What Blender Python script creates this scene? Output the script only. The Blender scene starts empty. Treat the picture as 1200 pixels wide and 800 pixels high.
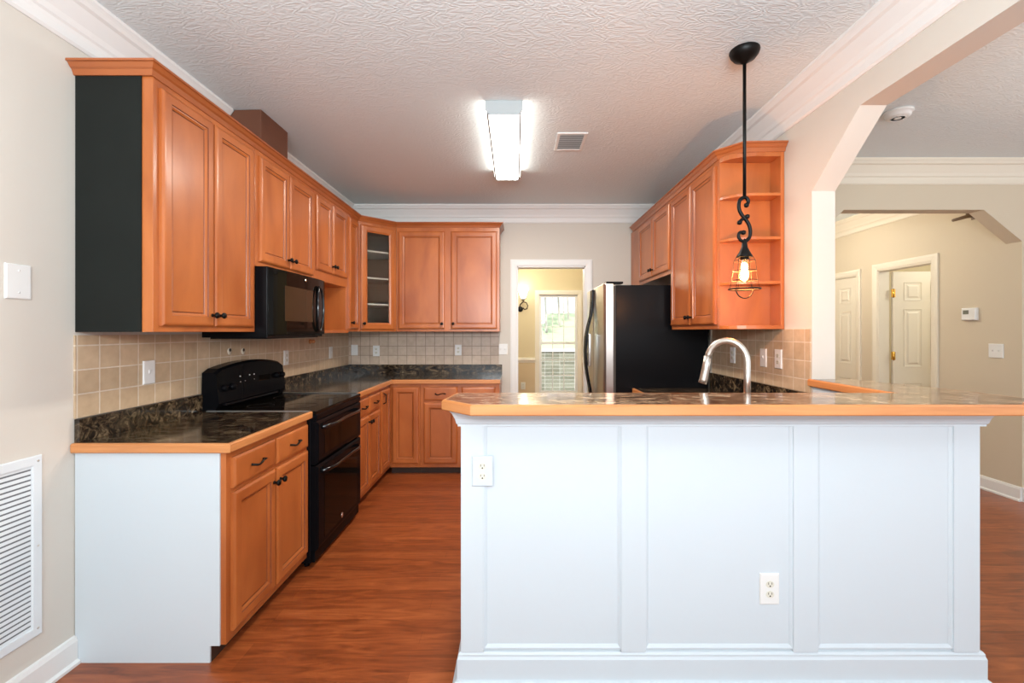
import bpy, math, random
from mathutils import Vector, Matrix
PI = math.pi
sc = bpy.context.scene
COL = sc.collection
random.seed(4)

# ------------------------------------------------------------------ camera
EYE = 1.375
cam_d = bpy.data.cameras.new('camera')
cam = bpy.data.objects.new('camera', cam_d)
COL.objects.link(cam)
cam.location = (0, 0, EYE)
cam.rotation_euler = (PI/2, 0, 0)
cam_d.sensor_width = 36
cam_d.lens = 36*530/1200
cam_d.shift_x = -4/1200
cam_d.shift_y = -12/1200
cam_d.clip_start = 0.02
sc.camera = cam
# ------------------------------------------------------------------ world, light, exposure
w = bpy.data.worlds.new('world'); sc.world = w; w.use_nodes = True
bg = w.node_tree.nodes['Background']
bg.inputs[0].default_value = (0.88, 0.95, 1.0, 1)
bg.inputs[1].default_value = 1.5
sc.view_settings.view_transform = 'Standard'
sc.view_settings.look = 'None'
sc.view_settings.exposure = 0.14
sc.view_settings.gamma = 1.0
sc.view_settings.use_curve_mapping = False


def area(name, loc, rot, sx, sy, power, col):
    l = bpy.data.lights.new(name, 'AREA')
    l.shape = 'RECTANGLE'; l.size = sx; l.size_y = sy; l.energy = power; l.color = col
    o = bpy.data.objects.new(name, l); COL.objects.link(o)
    o.location = loc; o.rotation_euler = rot
    return o


def point(name, loc, power, col, r=0.03, parent=None):
    l = bpy.data.lights.new(name, 'POINT')
    l.energy = power; l.color = col; l.shadow_soft_size = r
    o = bpy.data.objects.new(name, l); COL.objects.link(o)
    o.location = loc
    if parent: o.parent = parent
    return o


# daylight of the living room behind the viewer, unseen fill lights added to brighten ceilings and rooms
area('living_room_window_light', (0.3, -2.6, 1.6), (PI/2, 0, 0), 4.2, 2.2, 36, (0.93, 0.97, 1.0))
area('kitchen_ceiling_fill_light', (0.1, -0.7, 1.85), (math.radians(136), 0, 0), 1.8, 0.6, 108, (0.84, 0.95, 1.0))  # unseen fill light, added to lift the kitchen ceiling
sun_d = bpy.data.lights.new('sun', 'SUN'); sun_d.energy = 5; sun_d.angle = 0.02; sun_d.color = (1.0, 0.97, 0.92)
sun = bpy.data.objects.new('sun', sun_d); COL.objects.link(sun); sun.rotation_euler = (math.radians(38), 0, 0)
area('side_room_fill_light', (3.4, 1.2, 1.8), (PI, 0, 0), 1.0, 0.8, 19, (1.0, 0.93, 0.85))  # added fill aimed upward to brighten the side room ceiling
point('hall_fill_light', (2.9, 5.2, 2.35), 42, (1.0, 0.90, 0.76), 0.12)  # unseen fill added to brighten the hall walls and ceiling
point('bedroom_fill_light', (5.2, 4.2, 2.3), 26, (1.0, 0.95, 0.82), 0.12)  # unseen fill added to brighten the bedroom behind the open door
point('breakfast_room_fill_light', (0.2, 6.2, 2.35), 45, (1.0, 0.91, 0.74), 0.12)  # unseen fill added to make the yellow wall luminous


# ------------------------------------------------------------------ materials
def new_mat(name):
    m = bpy.data.materials.new(name); m.use_nodes = True
    nt = m.node_tree
    b = nt.nodes['Principled BSDF']
    return m, nt, b


def plain(name, col, rough=0.5, metal=0.0, spec=0.5, noise=0.0, nscale=6.0, bump=0.0, bscale=200, coat=0.0, emit=None, es=0.0):
    m, nt, b = new_mat(name)
    b.inputs['Base Color'].default_value = (*col, 1)
    b.inputs['Roughness'].default_value = rough
    b.inputs['Metallic'].default_value = metal
    b.inputs['Specular IOR Level'].default_value = spec
    b.inputs['Coat Weight'].default_value = coat
    b.inputs['Coat Roughness'].default_value = 0.06
    tc = nt.nodes.new('ShaderNodeTexCoord')
    n = nt.nodes.new('ShaderNodeTexNoise'); n.inputs['Scale'].default_value = nscale
    nt.links.new(tc.outputs['Object'], n.inputs['Vector'])
    mx = nt.nodes.new('ShaderNodeMixRGB'); mx.blend_type = 'MULTIPLY'; mx.inputs[0].default_value = noise
    mx.inputs[1].default_value = (*col, 1)
    nt.links.new(n.outputs['Fac'], mx.inputs[2])
    if noise > 0: nt.links.new(mx.outputs[0], b.inputs['Base Color'])
    if bump > 0:
        n2 = nt.nodes.new('ShaderNodeTexNoise'); n2.inputs['Scale'].default_value = bscale
        nt.links.new(tc.outputs['Object'], n2.inputs['Vector'])
        bp = nt.nodes.new('ShaderNodeBump'); bp.inputs['Strength'].default_value = bump; bp.inputs['Distance'].default_value = 0.002
        nt.links.new(n2.outputs['Fac'], bp.inputs['Height'])
        nt.links.new(bp.outputs[0], b.inputs['Normal'])
    if emit:
        b.inputs['Emission Color'].default_value = (*emit, 1)
        b.inputs['Emission Strength'].default_value = es
    return m


def ramp(nt, stops):
    r = nt.nodes.new('ShaderNodeValToRGB')
    e = r.color_ramp.elements
    e[0].position, e[0].color = stops[0][0], (*stops[0][1], 1)
    e[1].position, e[1].color = stops[1][0], (*stops[1][1], 1)
    for p, c in stops[2:]:
        x = e.new(p); x.color = (*c, 1)
    return r


def wood(name, c1, c2, scale, rough=0.33, coat=0.25):
    m, nt, b = new_mat(name)
    tc = nt.nodes.new('ShaderNodeTexCoord'); oi = nt.nodes.new('ShaderNodeObjectInfo')
    add = nt.nodes.new('ShaderNodeVectorMath'); add.operation = 'ADD'
    cx = nt.nodes.new('ShaderNodeCombineXYZ')
    mul = nt.nodes.new('ShaderNodeMath'); mul.operation = 'MULTIPLY'; mul.inputs[1].default_value = 17
    nt.links.new(oi.outputs['Random'], mul.inputs[0])
    for i in range(3): nt.links.new(mul.outputs[0], cx.inputs[i])
    nt.links.new(tc.outputs['Object'], add.inputs[0]); nt.links.new(cx.outputs[0], add.inputs[1])
    mp = nt.nodes.new('ShaderNodeMapping'); mp.inputs['Scale'].default_value = scale
    nt.links.new(add.outputs[0], mp.inputs[0])
    n = nt.nodes.new('ShaderNodeTexNoise'); n.inputs['Scale'].default_value = 1.0
    n.inputs['Detail'].default_value = 6; n.inputs['Distortion'].default_value = 0.6
    nt.links.new(mp.outputs[0], n.inputs['Vector'])
    r = ramp(nt, [(0.3, c1), (0.72, c2)])
    nt.links.new(n.outputs['Fac'], r.inputs[0])
    nt.links.new(r.outputs[0], b.inputs['Base Color'])
    b.inputs['Roughness'].default_value = rough
    b.inputs['Coat Weight'].default_value = coat; b.inputs['Coat Roughness'].default_value = 0.2
    return m


def floor_mat():
    m, nt, b = new_mat('hardwood_floor')
    tc = nt.nodes.new('ShaderNodeTexCoord')
    br = nt.nodes.new('ShaderNodeTexBrick')
    br.offset = 0.37; br.offset_frequency = 3
    br.inputs['Scale'].default_value = 1.0
    br.inputs['Brick Width'].default_value = 1.15
    br.inputs['Row Height'].default_value = 0.083
    br.inputs['Mortar Size'].default_value = 0.0008
    br.inputs['Mortar Smooth'].default_value = 0.3
    br.inputs['Color1'].default_value = (0.30, 0.30, 0.30, 1)
    br.inputs['Color2'].default_value = (0.75, 0.75, 0.75, 1)
    br.inputs['Mortar'].default_value = (0.12, 0.12, 0.12, 1)
    nt.links.new(tc.outputs['Object'], br.inputs['Vector'])
    mp = nt.nodes.new('ShaderNodeMapping'); mp.inputs['Scale'].default_value = (2.6, 20, 1)
    nt.links.new(tc.outputs['Object'], mp.inputs[0])
    n = nt.nodes.new('ShaderNodeTexNoise'); n.inputs['Scale'].default_value = 1.3
    n.inputs['Detail'].default_value = 7; n.inputs['Distortion'].default_value = 1.6
    nt.links.new(mp.outputs[0], n.inputs['Vector'])
    mx = nt.nodes.new('ShaderNodeMixRGB'); mx.inputs[0].default_value = 0.66
    nt.links.new(br.outputs['Color'], mx.inputs[1]); nt.links.new(n.outputs['Fac'], mx.inputs[2])
    r = ramp(nt, [(0.24, (0.095, 0.021, 0.006)), (0.74, (0.44, 0.120, 0.033)), (0.49, (0.27, 0.062, 0.016))])
    nt.links.new(mx.outputs[0], r.inputs[0])
    nt.links.new(r.outputs[0], b.inputs['Base Color'])
    b.inputs['Roughness'].default_value = 0.32
    b.inputs['Coat Weight'].default_value = 0.15
    return m


def tile_mat(name, axis, oz, c1, c2, grout, size=0.1016, off=0.0, row=None):
    m, nt, b = new_mat(name)
    tc = nt.nodes.new('ShaderNodeTexCoord')
    sp = nt.nodes.new('ShaderNodeSeparateXYZ'); cx = nt.nodes.new('ShaderNodeCombineXYZ')
    nt.links.new(tc.outputs['Object'], sp.inputs[0])
    a = nt.nodes.new('ShaderNodeMath'); a.inputs[1].default_value = off
    nt.links.new(sp.outputs[axis], a.inputs[0]); nt.links.new(a.outputs[0], cx.inputs[0])
    a2 = nt.nodes.new('ShaderNodeMath'); a2.inputs[1].default_value = oz
    nt.links.new(sp.outputs[2], a2.inputs[0]); nt.links.new(a2.outputs[0], cx.inputs[1])
    br = nt.nodes.new('ShaderNodeTexBrick'); br.offset = 0.0
    br.inputs['Scale'].default_value = 1.0
    br.inputs['Brick Width'].default_value = size; br.inputs['Row Height'].default_value = row or size
    br.inputs['Mortar Size'].default_value = 0.003; br.inputs['Mortar Smooth'].default_value = 0.2
    br.inputs['Color1'].default_value = (*c1, 1); br.inputs['Color2'].default_value = (*c2, 1)
    br.inputs['Mortar'].default_value = (*grout, 1)
    nt.links.new(cx.outputs[0], br.inputs['Vector'])
    n = nt.nodes.new('ShaderNodeTexNoise'); n.inputs['Scale'].default_value = 22; n.inputs['Detail'].default_value = 4
    nt.links.new(tc.outputs['Object'], n.inputs['Vector'])
    r = ramp(nt, [(0.25, (0.78, 0.76, 0.74)), (0.75, (1.0, 1.0, 1.0))])
    nt.links.new(n.outputs['Fac'], r.inputs[0])
    mx = nt.nodes.new('ShaderNodeMixRGB'); mx.blend_type = 'MULTIPLY'; mx.inputs[0].default_value = 0.8
    nt.links.new(br.outputs['Color'], mx.inputs[1]); nt.links.new(r.outputs[0], mx.inputs[2])
    nt.links.new(mx.outputs[0], b.inputs['Base Color'])
    bp = nt.nodes.new('ShaderNodeBump'); bp.inputs['Strength'].default_value = 0.5; bp.inputs['Distance'].default_value = 0.002
    bp.invert = True
    nt.links.new(br.outputs['Fac'], bp.inputs['Height']); nt.links.new(bp.outputs[0], b.inputs['Normal'])
    b.inputs['Roughness'].default_value = 0.38
    return m


def granite(name, dark, mid, light, scale=14, rough=0.10):
    m, nt, b = new_mat(name)
    tc = nt.nodes.new('ShaderNodeTexCoord')
    mp = nt.nodes.new('ShaderNodeMapping'); mp.inputs['Scale'].default_value = (0.8, 1.5, 1.5); mp.inputs['Rotation'].default_value = (0, 0, 0.5)
    nt.links.new(tc.outputs['Object'], mp.inputs[0])
    n = nt.nodes.new('ShaderNodeTexNoise'); n.inputs['Scale'].default_value = scale
    n.inputs['Detail'].default_value = 9; n.inputs['Roughness'].default_value = 0.68; n.inputs['Distortion'].default_value = 1.2
    nt.links.new(mp.outputs[0], n.inputs['Vector'])
    r = ramp(nt, [(0.42, dark), (0.66, light), (0.53, mid)])
    nt.links.new(n.outputs['Fac'], r.inputs[0])
    nt.links.new(r.outputs[0], b.inputs['Base Color'])
    b.inputs['Roughness'].default_value = rough
    return m


def ceiling_mat():
    m, nt, b = new_mat('textured_ceiling')
    b.inputs['Base Color'].default_value = (0.75, 0.82, 0.84, 1)
    b.inputs['Roughness'].default_value = 0.75
    tc = nt.nodes.new('ShaderNodeTexCoord')
    mp = nt.nodes.new('ShaderNodeMapping'); mp.inputs['Scale'].default_value = (1, 2.3, 1)
    nt.links.new(tc.outputs['Object'], mp.inputs[0])
    n = nt.nodes.new('ShaderNodeTexNoise'); n.inputs['Scale'].default_value = 9
    n.inputs['Detail'].default_value = 4; n.inputs['Distortion'].default_value = 2.2
    nt.links.new(mp.outputs[0], n.inputs['Vector'])
    wv = nt.nodes.new('ShaderNodeTexWave'); wv.inputs['Scale'].default_value = 5
    wv.inputs['Distortion'].default_value = 26; wv.inputs['Detail'].default_value = 3; wv.inputs['Detail Scale'].default_value = 1.6
    nt.links.new(mp.outputs[0], wv.inputs['Vector'])
    ml = nt.nodes.new('ShaderNodeMath'); ml.operation = 'MULTIPLY'
    nt.links.new(n.outputs['Fac'], ml.inputs[0]); nt.links.new(wv.outputs['Fac'], ml.inputs[1])
    bp = nt.nodes.new('ShaderNodeBump'); bp.inputs['Strength'].default_value = 0.32; bp.inputs['Distance'].default_value = 0.007
    nt.links.new(ml.outputs[0], bp.inputs['Height']); nt.links.new(bp.outputs[0], b.inputs['Normal'])
    return m


def glass_mat(name, col=(1, 1, 1), rough=0.0):
    m, nt, b = new_mat(name)
    b.inputs['Base Color'].default_value = (*col, 1)
    b.inputs['Transmission Weight'].default_value = 1.0
    b.inputs['Roughness'].default_value = rough
    b.inputs['IOR'].default_value = 1.45
    return m


M = {}
M['wood'] = wood('maple_cabinet_wood', (0.35, 0.086, 0.018), (0.55, 0.166, 0.041), (4.5, 4.5, 1.3))
M['wood_shaded'] = wood('shaded_maple_crown', (0.33, 0.085, 0.022), (0.43, 0.125, 0.034), (2, 2, 9))  # cabinet maple darkened for the crown, its shade put into the colour
M['wood_in'] = wood('cabinet_interior_wood', (0.52, 0.21, 0.085), (0.60, 0.27, 0.11), (5, 5, 1), rough=0.5, coat=0.0)
M['edge'] = wood('oak_counter_edging', (0.52, 0.19, 0.058), (0.66, 0.28, 0.095), (2.2, 2.2, 30), rough=0.3)
M['box_wood'] = wood('stained_plywood', (0.10, 0.032, 0.014), (0.15, 0.050, 0.022), (3, 3, 2), rough=0.6, coat=0.0)
M['glaze'] = wood('dark_glaze_in_grooves', (0.17, 0.042, 0.012), (0.26, 0.065, 0.018), (5, 5, 3))
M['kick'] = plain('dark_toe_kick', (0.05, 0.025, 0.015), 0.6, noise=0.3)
M['floor'] = floor_mat()
M['wall'] = plain('greige_wall_paint', (0.64, 0.595, 0.53), 0.75, bump=0.15, bscale=300)
M['wall_tan'] = plain('tan_wall_paint', (0.62, 0.535, 0.405), 0.75, bump=0.15, bscale=300)
M['yellow'] = plain('yellow_tan_wall_paint', (0.66, 0.55, 0.34), 0.75, bump=0.15, bscale=300)
M['yellow_low'] = plain('darker_yellow_wall_paint', (0.60, 0.46, 0.28), 0.75, bump=0.15, bscale=300)
M['trim'] = plain('white_trim_paint', (0.80, 0.79, 0.77), 0.4, bump=0.05, bscale=60)
M['trimtan'] = plain('cream_trim_paint', (0.76, 0.70, 0.58), 0.45, bump=0.05, bscale=60)
M['ceiling'] = ceiling_mat()
M['island'] = plain('cool_white_gloss_paint', (0.61, 0.67, 0.715), 0.38, bump=0.12, bscale=45)
M['panel'] = plain('pale_blue_white_paint', (0.60, 0.66, 0.70), 0.45, bump=0.1, bscale=30)
M['chalk'] = plain('black_chalkboard_paint', (0.012, 0.014, 0.012), 0.8, spec=0.2, bump=0.1, bscale=60, noise=0.3)
M['granite'] = granite('dark_brown_laminate', (0.007, 0.005, 0.004), (0.050, 0.032, 0.018), (0.21, 0.15, 0.085), 15, 0.12)
M['granite_bar'] = granite('brown_bar_laminate', (0.07, 0.030, 0.016), (0.26, 0.15, 0.085), (0.58, 0.44, 0.30), 13, 0.13)
TC = ((0.54, 0.395, 0.255), (0.63, 0.475, 0.32), (0.74, 0.64, 0.52))
M['tile_side'] = tile_mat('beige_tile_side_wall', 1, -1.010, *TC, off=-1.88)
M['tile_back'] = tile_mat('beige_tile_back_wall', 0, -1.010, (0.55, 0.43, 0.33), (0.64, 0.51, 0.40), (0.30, 0.22, 0.16), off=0.17)
M['black'] = plain('glossy_black_enamel', (0.005, 0.005, 0.006), 0.16, spec=0.035, noise=0.2)
M['blackshine'] = plain('polished_black_handle', (0.006, 0.006, 0.007), 0.08, spec=0.7, noise=0.1)
M['blackm'] = plain('satin_black_plastic', (0.005, 0.005, 0.006), 0.24, spec=0.10, bump=0.1, bscale=250)
M['blackglass'] = plain('black_glass', (0.005, 0.004, 0.003), 0.06, spec=0.07, noise=0.2)
M['brown_reflect'] = plain('brown_reflection_window', (0.045, 0.027, 0.014), 0.08, spec=0.15, noise=0.2)  # brown reflection in the microwave window put into the glass colour
M['iron'] = plain('dark_bronze_iron', (0.004, 0.0035, 0.003), 0.4, metal=0.0, spec=0.2, noise=0.3, bump=0.1)
M['wire'] = plain('brown_iron_wire', (0.05, 0.025, 0.015), 0.5, metal=0.5, noise=0.3)
M['steel'] = plain('brushed_stainless_steel', (0.62, 0.61, 0.59), 0.28, metal=1.0, noise=0.15, nscale=3)
M['nickel'] = plain('satin_nickel', (0.70, 0.66, 0.60), 0.36, metal=1.0, noise=0.1)
M['chrome'] = plain('bright_chrome', (0.85, 0.85, 0.86), 0.12, metal=1.0, noise=0.05)
M['brass'] = plain('polished_brass', (0.80, 0.50, 0.12), 0.25, metal=1.0, noise=0.1)
M['white'] = plain('white_plastic', (0.80, 0.80, 0.78), 0.35, noise=0.05)
M['almond'] = plain('almond_plastic', (0.72, 0.70, 0.60), 0.4, noise=0.05)
M['slot'] = plain('dark_slot', (0.06, 0.05, 0.04), 0.6, noise=0.2)
M['greyslot'] = plain('grey_duct_backing', (0.16, 0.17, 0.18), 0.7, noise=0.2)
M['metalwhite'] = plain('white_enamelled_metal', (0.74, 0.78, 0.80), 0.4, noise=0.05)
M['capgrey'] = plain('grey_white_fixture_cap', (0.42, 0.46, 0.47), 0.5, noise=0.05)
M['ventgrey'] = plain('pale_grey_duct', (0.36, 0.39, 0.40), 0.6, noise=0.1)
M['bracketbrown'] = plain('brown_bracket_metal', (0.20, 0.13, 0.08), 0.5, noise=0.1)
M['lens'] = plain('fluorescent_diffuser', (0.9, 0.9, 0.88), 0.4, emit=(1.0, 0.97, 0.88), es=8.5, noise=0.05)
M['shade'] = plain('lit_frosted_glass_shade', (0.9, 0.9, 0.85), 0.4, emit=(1.0, 0.96, 0.86), es=3.0, noise=0.05)
M['filament'] = plain('glowing_filament', (1, 0.7, 0.3), 0.4, emit=(1.0, 0.52, 0.13), es=40.0, noise=0.05)
M['glass'] = glass_mat('clear_glass')
M['inner'] = plain('grey_beige_cabinet_interior', (0.32, 0.27, 0.20), 0.6, noise=0.2)
M['lcd'] = plain('grey_green_display', (0.18, 0.19, 0.15), 0.3, noise=0.1)
M['lawn'] = plain('pale_sunlit_lawn', (0.52, 0.62, 0.38), 0.9, noise=0.4, nscale=3)
M['stone'] = tile_mat('grey_block_wall', 0, 0.0, (0.16, 0.17, 0.13), (0.30, 0.31, 0.25), (0.85, 0.85, 0.83), size=0.34, row=0.085)
M['bark'] = plain('pale_tree_bark', (0.62, 0.56, 0.52), 0.9, noise=0.5, nscale=9, bump=0.6, bscale=20)
M['leaf'] = plain('green_foliage', (0.34, 0.50, 0.22), 0.8, noise=0.5, nscale=7, bump=0.6, bscale=20)
M['patio'] = plain('pale_concrete_patio', (0.80, 0.79, 0.76), 0.8, noise=0.2, nscale=3)


# ------------------------------------------------------------------ mesh builder
class MB:
    def __init__(s):
        s.v = []; s.f = []; s.sm = []

    def poly(s, verts, faces, smooth=False):
        b = len(s.v); s.v += [tuple(p) for p in verts]
        for f in faces:
            s.f.append([b+i for i in f]); s.sm.append(smooth)
        return s

    def box(s, x0, x1, y0, y1, z0, z1, c=0.0):
        if x1 < x0: x0, x1 = x1, x0
        if y1 < y0: y0, y1 = y1, y0
        if z1 < z0: z0, z1 = z1, z0
        v = [(x0, y0, z0), (x1, y0, z0), (x1, y1, z0), (x0, y1, z0), (x0, y0, z1), (x1, y0, z1), (x1, y1, z1), (x0, y1, z1)]
        return s.poly(v, [(0, 3, 2, 1), (4, 5, 6, 7), (0, 1, 5, 4), (1, 2, 6, 5), (2, 3, 7, 6), (3, 0, 4, 7)])

    def prism(s, pts, z0, z1, plane='xy'):
        """pts polygon in the plane, extruded along the third axis"""
        n = len(pts)
        a = 0
        for i in range(n):
            x0, y0 = pts[i]; x1, y1 = pts[(i+1) % n]; a += x0*y1-x1*y0
        if a < 0: pts = pts[::-1]
        def P(p, t):
            if plane == 'xy': return (p[0], p[1], t)
            if plane == 'xz': return (p[0], t, p[1])
            return (t, p[0], p[1])
        v = [P(p, z0) for p in pts]+[P(p, z1) for p in pts]
        f = [tuple(range(n))[::-1], tuple(range(n, 2*n))]
        f += [(i, (i+1) % n, n+(i+1) % n, n+i) for i in range(n)]
        if plane == 'xz': f = [q[::-1] for q in f]
        return s.poly(v, f)

    def rings(s, rs, close_first=True, close_last=True, smooth=False):
        n = len(rs[0]); v = [p for r in rs for p in r]; f = []
        for k in range(len(rs)-1):
            for i in range(n):
                j = (i+1) % n
                f.append((k*n+i, k*n+j, (k+1)*n+j, (k+1)*n+i))
        if close_first: f.append(tuple(range(n))[::-1])
        if close_last: f.append(tuple(range((len(rs)-1)*n, len(rs)*n)))
        return s.poly(v, f, smooth)

    def tube(s, pts, r, n=10, closed=False):
        pts = [Vector(p) for p in pts]; m = len(pts)
        rr = r if isinstance(r, (list, tuple)) else [r]*m
        up = None; rs = []
        for i, p in enumerate(pts):
            a = pts[(i-1) % m] if (closed or i > 0) else p
            b = pts[(i+1) % m] if (closed or i < m-1) else p
            t = (b-a).normalized()
            if up is None:
                up = Vector((0, 0, 1)) if abs(t.z) < 0.9 else Vector((0, 1, 0))
            u = (up - t*up.dot(t)).normalized(); w_ = t.cross(u); up = u
            rs.append([tuple(p + (u*math.cos(2*PI*k/n)+w_*math.sin(2*PI*k/n))*rr[i]) for k in range(n)])
        if closed:
            rs.append(rs[0])
            return s.rings(rs, False, False, True)
        return s.rings(rs, True, True, True)

    def lathe(s, prof, c=(0, 0, 0), axis='z', n=24):
        """prof: (r, h) list"""
        rs = []
        for r, h in prof:
            ring = []
            for k in range(n):
                a = 2*PI*k/n; x, y = max(r, 1e-5)*math.cos(a), max(r, 1e-5)*math.sin(a)
                if axis == 'z': q = (c[0]+x, c[1]+y, c[2]+h)
                elif axis == 'y': q = (c[0]+x, c[1]+h, c[2]+y)
                else: q = (c[0]+h, c[1]+x, c[2]+y)
                ring.append(q)
            rs.append(ring)
        return s.rings(rs, True, True, True)

    def rect_rings(s, x0, x1, z0, z1, prof):
        """concentric rectangles facing -y: prof list of (inset, y)"""
        rs = []
        for i, y in prof:
            rs.append([(x0+i, y, z0+i), (x1-i, y, z0+i), (x1-i, y, z1-i), (x0+i, y, z1-i)])
        return s.rings(rs, True, True)

    def sweep(s, prof, path, z0=0.0, closed=False):
        """prof (out, z) swept along xy path, 'out' to the right of travel"""
        m = len(path); rs = []
        for i in range(m):
            p = Vector(path[i])
            d0 = (p-Vector(path[i-1])).normalized() if i > 0 else None
            d1 = (Vector(path[i+1])-p).normalized() if i < m-1 else None
            if d0 is None: d0 = d1
            if d1 is None: d1 = d0
            n0 = Vector((d0.y, -d0.x)); n1 = Vector((d1.y, -d1.x))
            b = (n0+n1).normalized(); k = 1/max(0.3, b.dot(n0))
            rs.append([(p.x+b.x*k*o, p.y+b.y*k*o, z0+z) for o, z in prof])
        return s.rings(rs, True, True)

    def make(s, name, mat, parent=None, bevel=0.0, loc=None, smooth=None, mat2=None, idx=()):
        me = bpy.data.meshes.new(name)
        me.from_pydata(s.v, [], s.f)
        me.polygons.foreach_set('use_smooth', [bool(q) for q in s.sm])
        me.update()
        import bmesh
        bm = bmesh.new(); bm.from_mesh(me)
        bmesh.ops.recalc_face_normals(bm, faces=bm.faces)
        bm.to_mesh(me); bm.free()
        me.materials.append(mat)
        if mat2:
            me.materials.append(mat2)
            for i in idx: me.polygons[i].material_index = 1
        o = bpy.data.objects.new(name, me); COL.objects.link(o)
        if parent: o.parent = parent
        if loc: o.location = loc
        if bevel > 0:
            b = o.modifiers.new('bevel', 'BEVEL'); b.width = bevel; b.segments = 2; b.limit_method = 'ANGLE'; b.angle_limit = math.radians(40)
        return o


def thing(name, label, cat, loc=(0, 0, 0), rz=0.0, group=None):
    o = bpy.data.objects.new(name, None); COL.objects.link(o)
    o.empty_display_size = 0.05
    o.location = loc; o.rotation_euler = (0, 0, rz)
    o['label'] = label; o['category'] = cat
    if group: o['group'] = group
    return o


def tag(o, label, cat, group=None):
    o['label'] = label; o['category'] = cat
    if group: o['group'] = group
    return o


def struct(o):
    o['kind'] = 'structure'
    return o


# ------------------------------------------------------------------ room shell
XL, XR, YB, H = -1.83, 1.60, 4.95, 2.74
struct(MB().box(-3.2, 7.5, -3.2, 7.6, -0.05, 0).make('floor', M['floor']))
struct(MB().box(-3.2, 7.5, -3.2, 7.6, H, H+0.1).make('ceiling', M['ceiling']))
struct(MB().box(XL-0.12, XL, -3.2, YB+0.12, 0, H).make('wall_left', M['wall']))
# back wall with doorway
DX0, DX1, DZ = 0.019, 0.766, 2.085
b = MB()
b.box(XL, DX0, YB, YB+0.12, 0, H); b.box(DX1, 1.725, YB, YB+0.12, 0, H); b.box(DX0, DX1, YB, YB+0.12, DZ, H)
struct(b.make('wall_back', M['wall']))
# right wall, its end, the 45 degree bracket and the header beam above the bar
b = MB()
b.prism([(YB, 0), (YB, H), (-3.2, H), (-3.2, 2.424), (2.10, 2.424), (2.44, 2.13), (2.44, 0)], 1.60, 1.725, 'yz')
struct(b.make('wall_right', M['wall']))
# header wall of the side room with clipped opening
b = MB()
b.prism([(1.725, 0), (2.35, 0), (2.35, 2.06), (2.65, 2.355), (3.78, 2.355), (4.09, 2.10), (4.09, 0), (7.5, 0), (7.5, H), (1.725, H)], 3.65, 3.77, 'xz')
struct(b.make('wall_header', M['wall_tan']))
# hall side wall with the doors
b = MB()
XH = 4.09
b.box(XH, XH+0.115, 3.77, 4.437, 0, H); b.box(XH, XH+0.115, 4.437, 5.10, 2.06, H)
b.box(XH, XH+0.115, 5.10, 5.41, 0, H); b.box(XH, XH+0.115, 5.41, 6.12, 2.045, H); b.box(XH, XH+0.115, 6.12, 7.0, 0, H)
struct(b.make('wall_hall', M['wall_tan']))
struct(MB().box(1.725, 4.09, 6.9, 7.0, 0, H).make('wall_hall_end', M['wall_tan']))
struct(MB().box(4.205, 7.0, 5.75, 5.85, 0, H).make('wall_bedroom', M['yellow']))
# breakfast room
WX0, WX1, WZ0, WZ1 = 0.39, 1.02, 0.36, 1.975
YF = 7.40
b = MB()
b.box(-2.2, WX0, YF, YF+0.14, 0.0, H); b.box(WX1, 1.725, YF, YF+0.14, 0, H)
b.box(WX0, WX1, YF, YF+0.14, 0, WZ0); b.box(WX0, WX1, YF, YF+0.14, WZ1, H)
struct(b.make('wall_breakfast_far', M['yellow']))
b = MB()
b.box(-2.2, 0.32, YF-0.008, YF, 0, 0.86); b.box(1.09, 1.60, YF-0.008, YF, 0, 0.86)
struct(b.make('wall_breakfast_lower', M['yellow_low']))
struct(MB().box(1.60, 1.725, YB+0.12, YF, 0, H).make('wall_breakfast_right', M['yellow']))
struct(MB().box(-2.3, -2.2, YB+0.12, YF, 0, H).make('wall_breakfast_left', M['yellow']))

# ceiling crown
CP = [(0, 0), (0.098, 0), (0.098, -0.014), (0.088, -0.026), (0.080, -0.040), (0.066, -0.048), (0.034, -0.100), (0.026, -0.122), (0.018, -0.130),
      (0.014, -0.145), (0.014, -0.176), (0.006, -0.186), (0, -0.186)]
struct(MB().sweep(CP, [(XL, -3.0), (XL, 2.778)], H).make('trim_1', M['trim']))
struct(MB().sweep(CP, [(XL, 3.105), (XL, YB), (XR, YB), (XR, -3.0)], H).make('trim_2', M['trim']))
struct(MB().sweep(CP, [(1.725, -3), (1.725, 3.65), (7.4, 3.65)][1:], H).make('trim_3', M['trimtan']))
struct(MB().sweep(CP, [(XH, 6.9), (XH, 3.77)], H).make('trim_4', M['trimtan']))
# baseboards
BP = [(0, 0), (0.028, 0), (0.028, 0.012), (0.016, 0.02), (0.016, 0.095), (0.010, 0.112), (0, 0.115)]
struct(MB().sweep(BP, [(XL, -3.0), (XL, 1.875)]).make('baseboard_left', M['trim']))
struct(MB().sweep(BP, [(XH, 4.36), (XH, 3.65), (7.4, 3.65)][:2]).make('baseboard_hall', M['trim']))
struct(MB().sweep(BP, [(XH, 3.65), (7.4, 3.65)]).make('baseboard_header', M['trim']))


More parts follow.
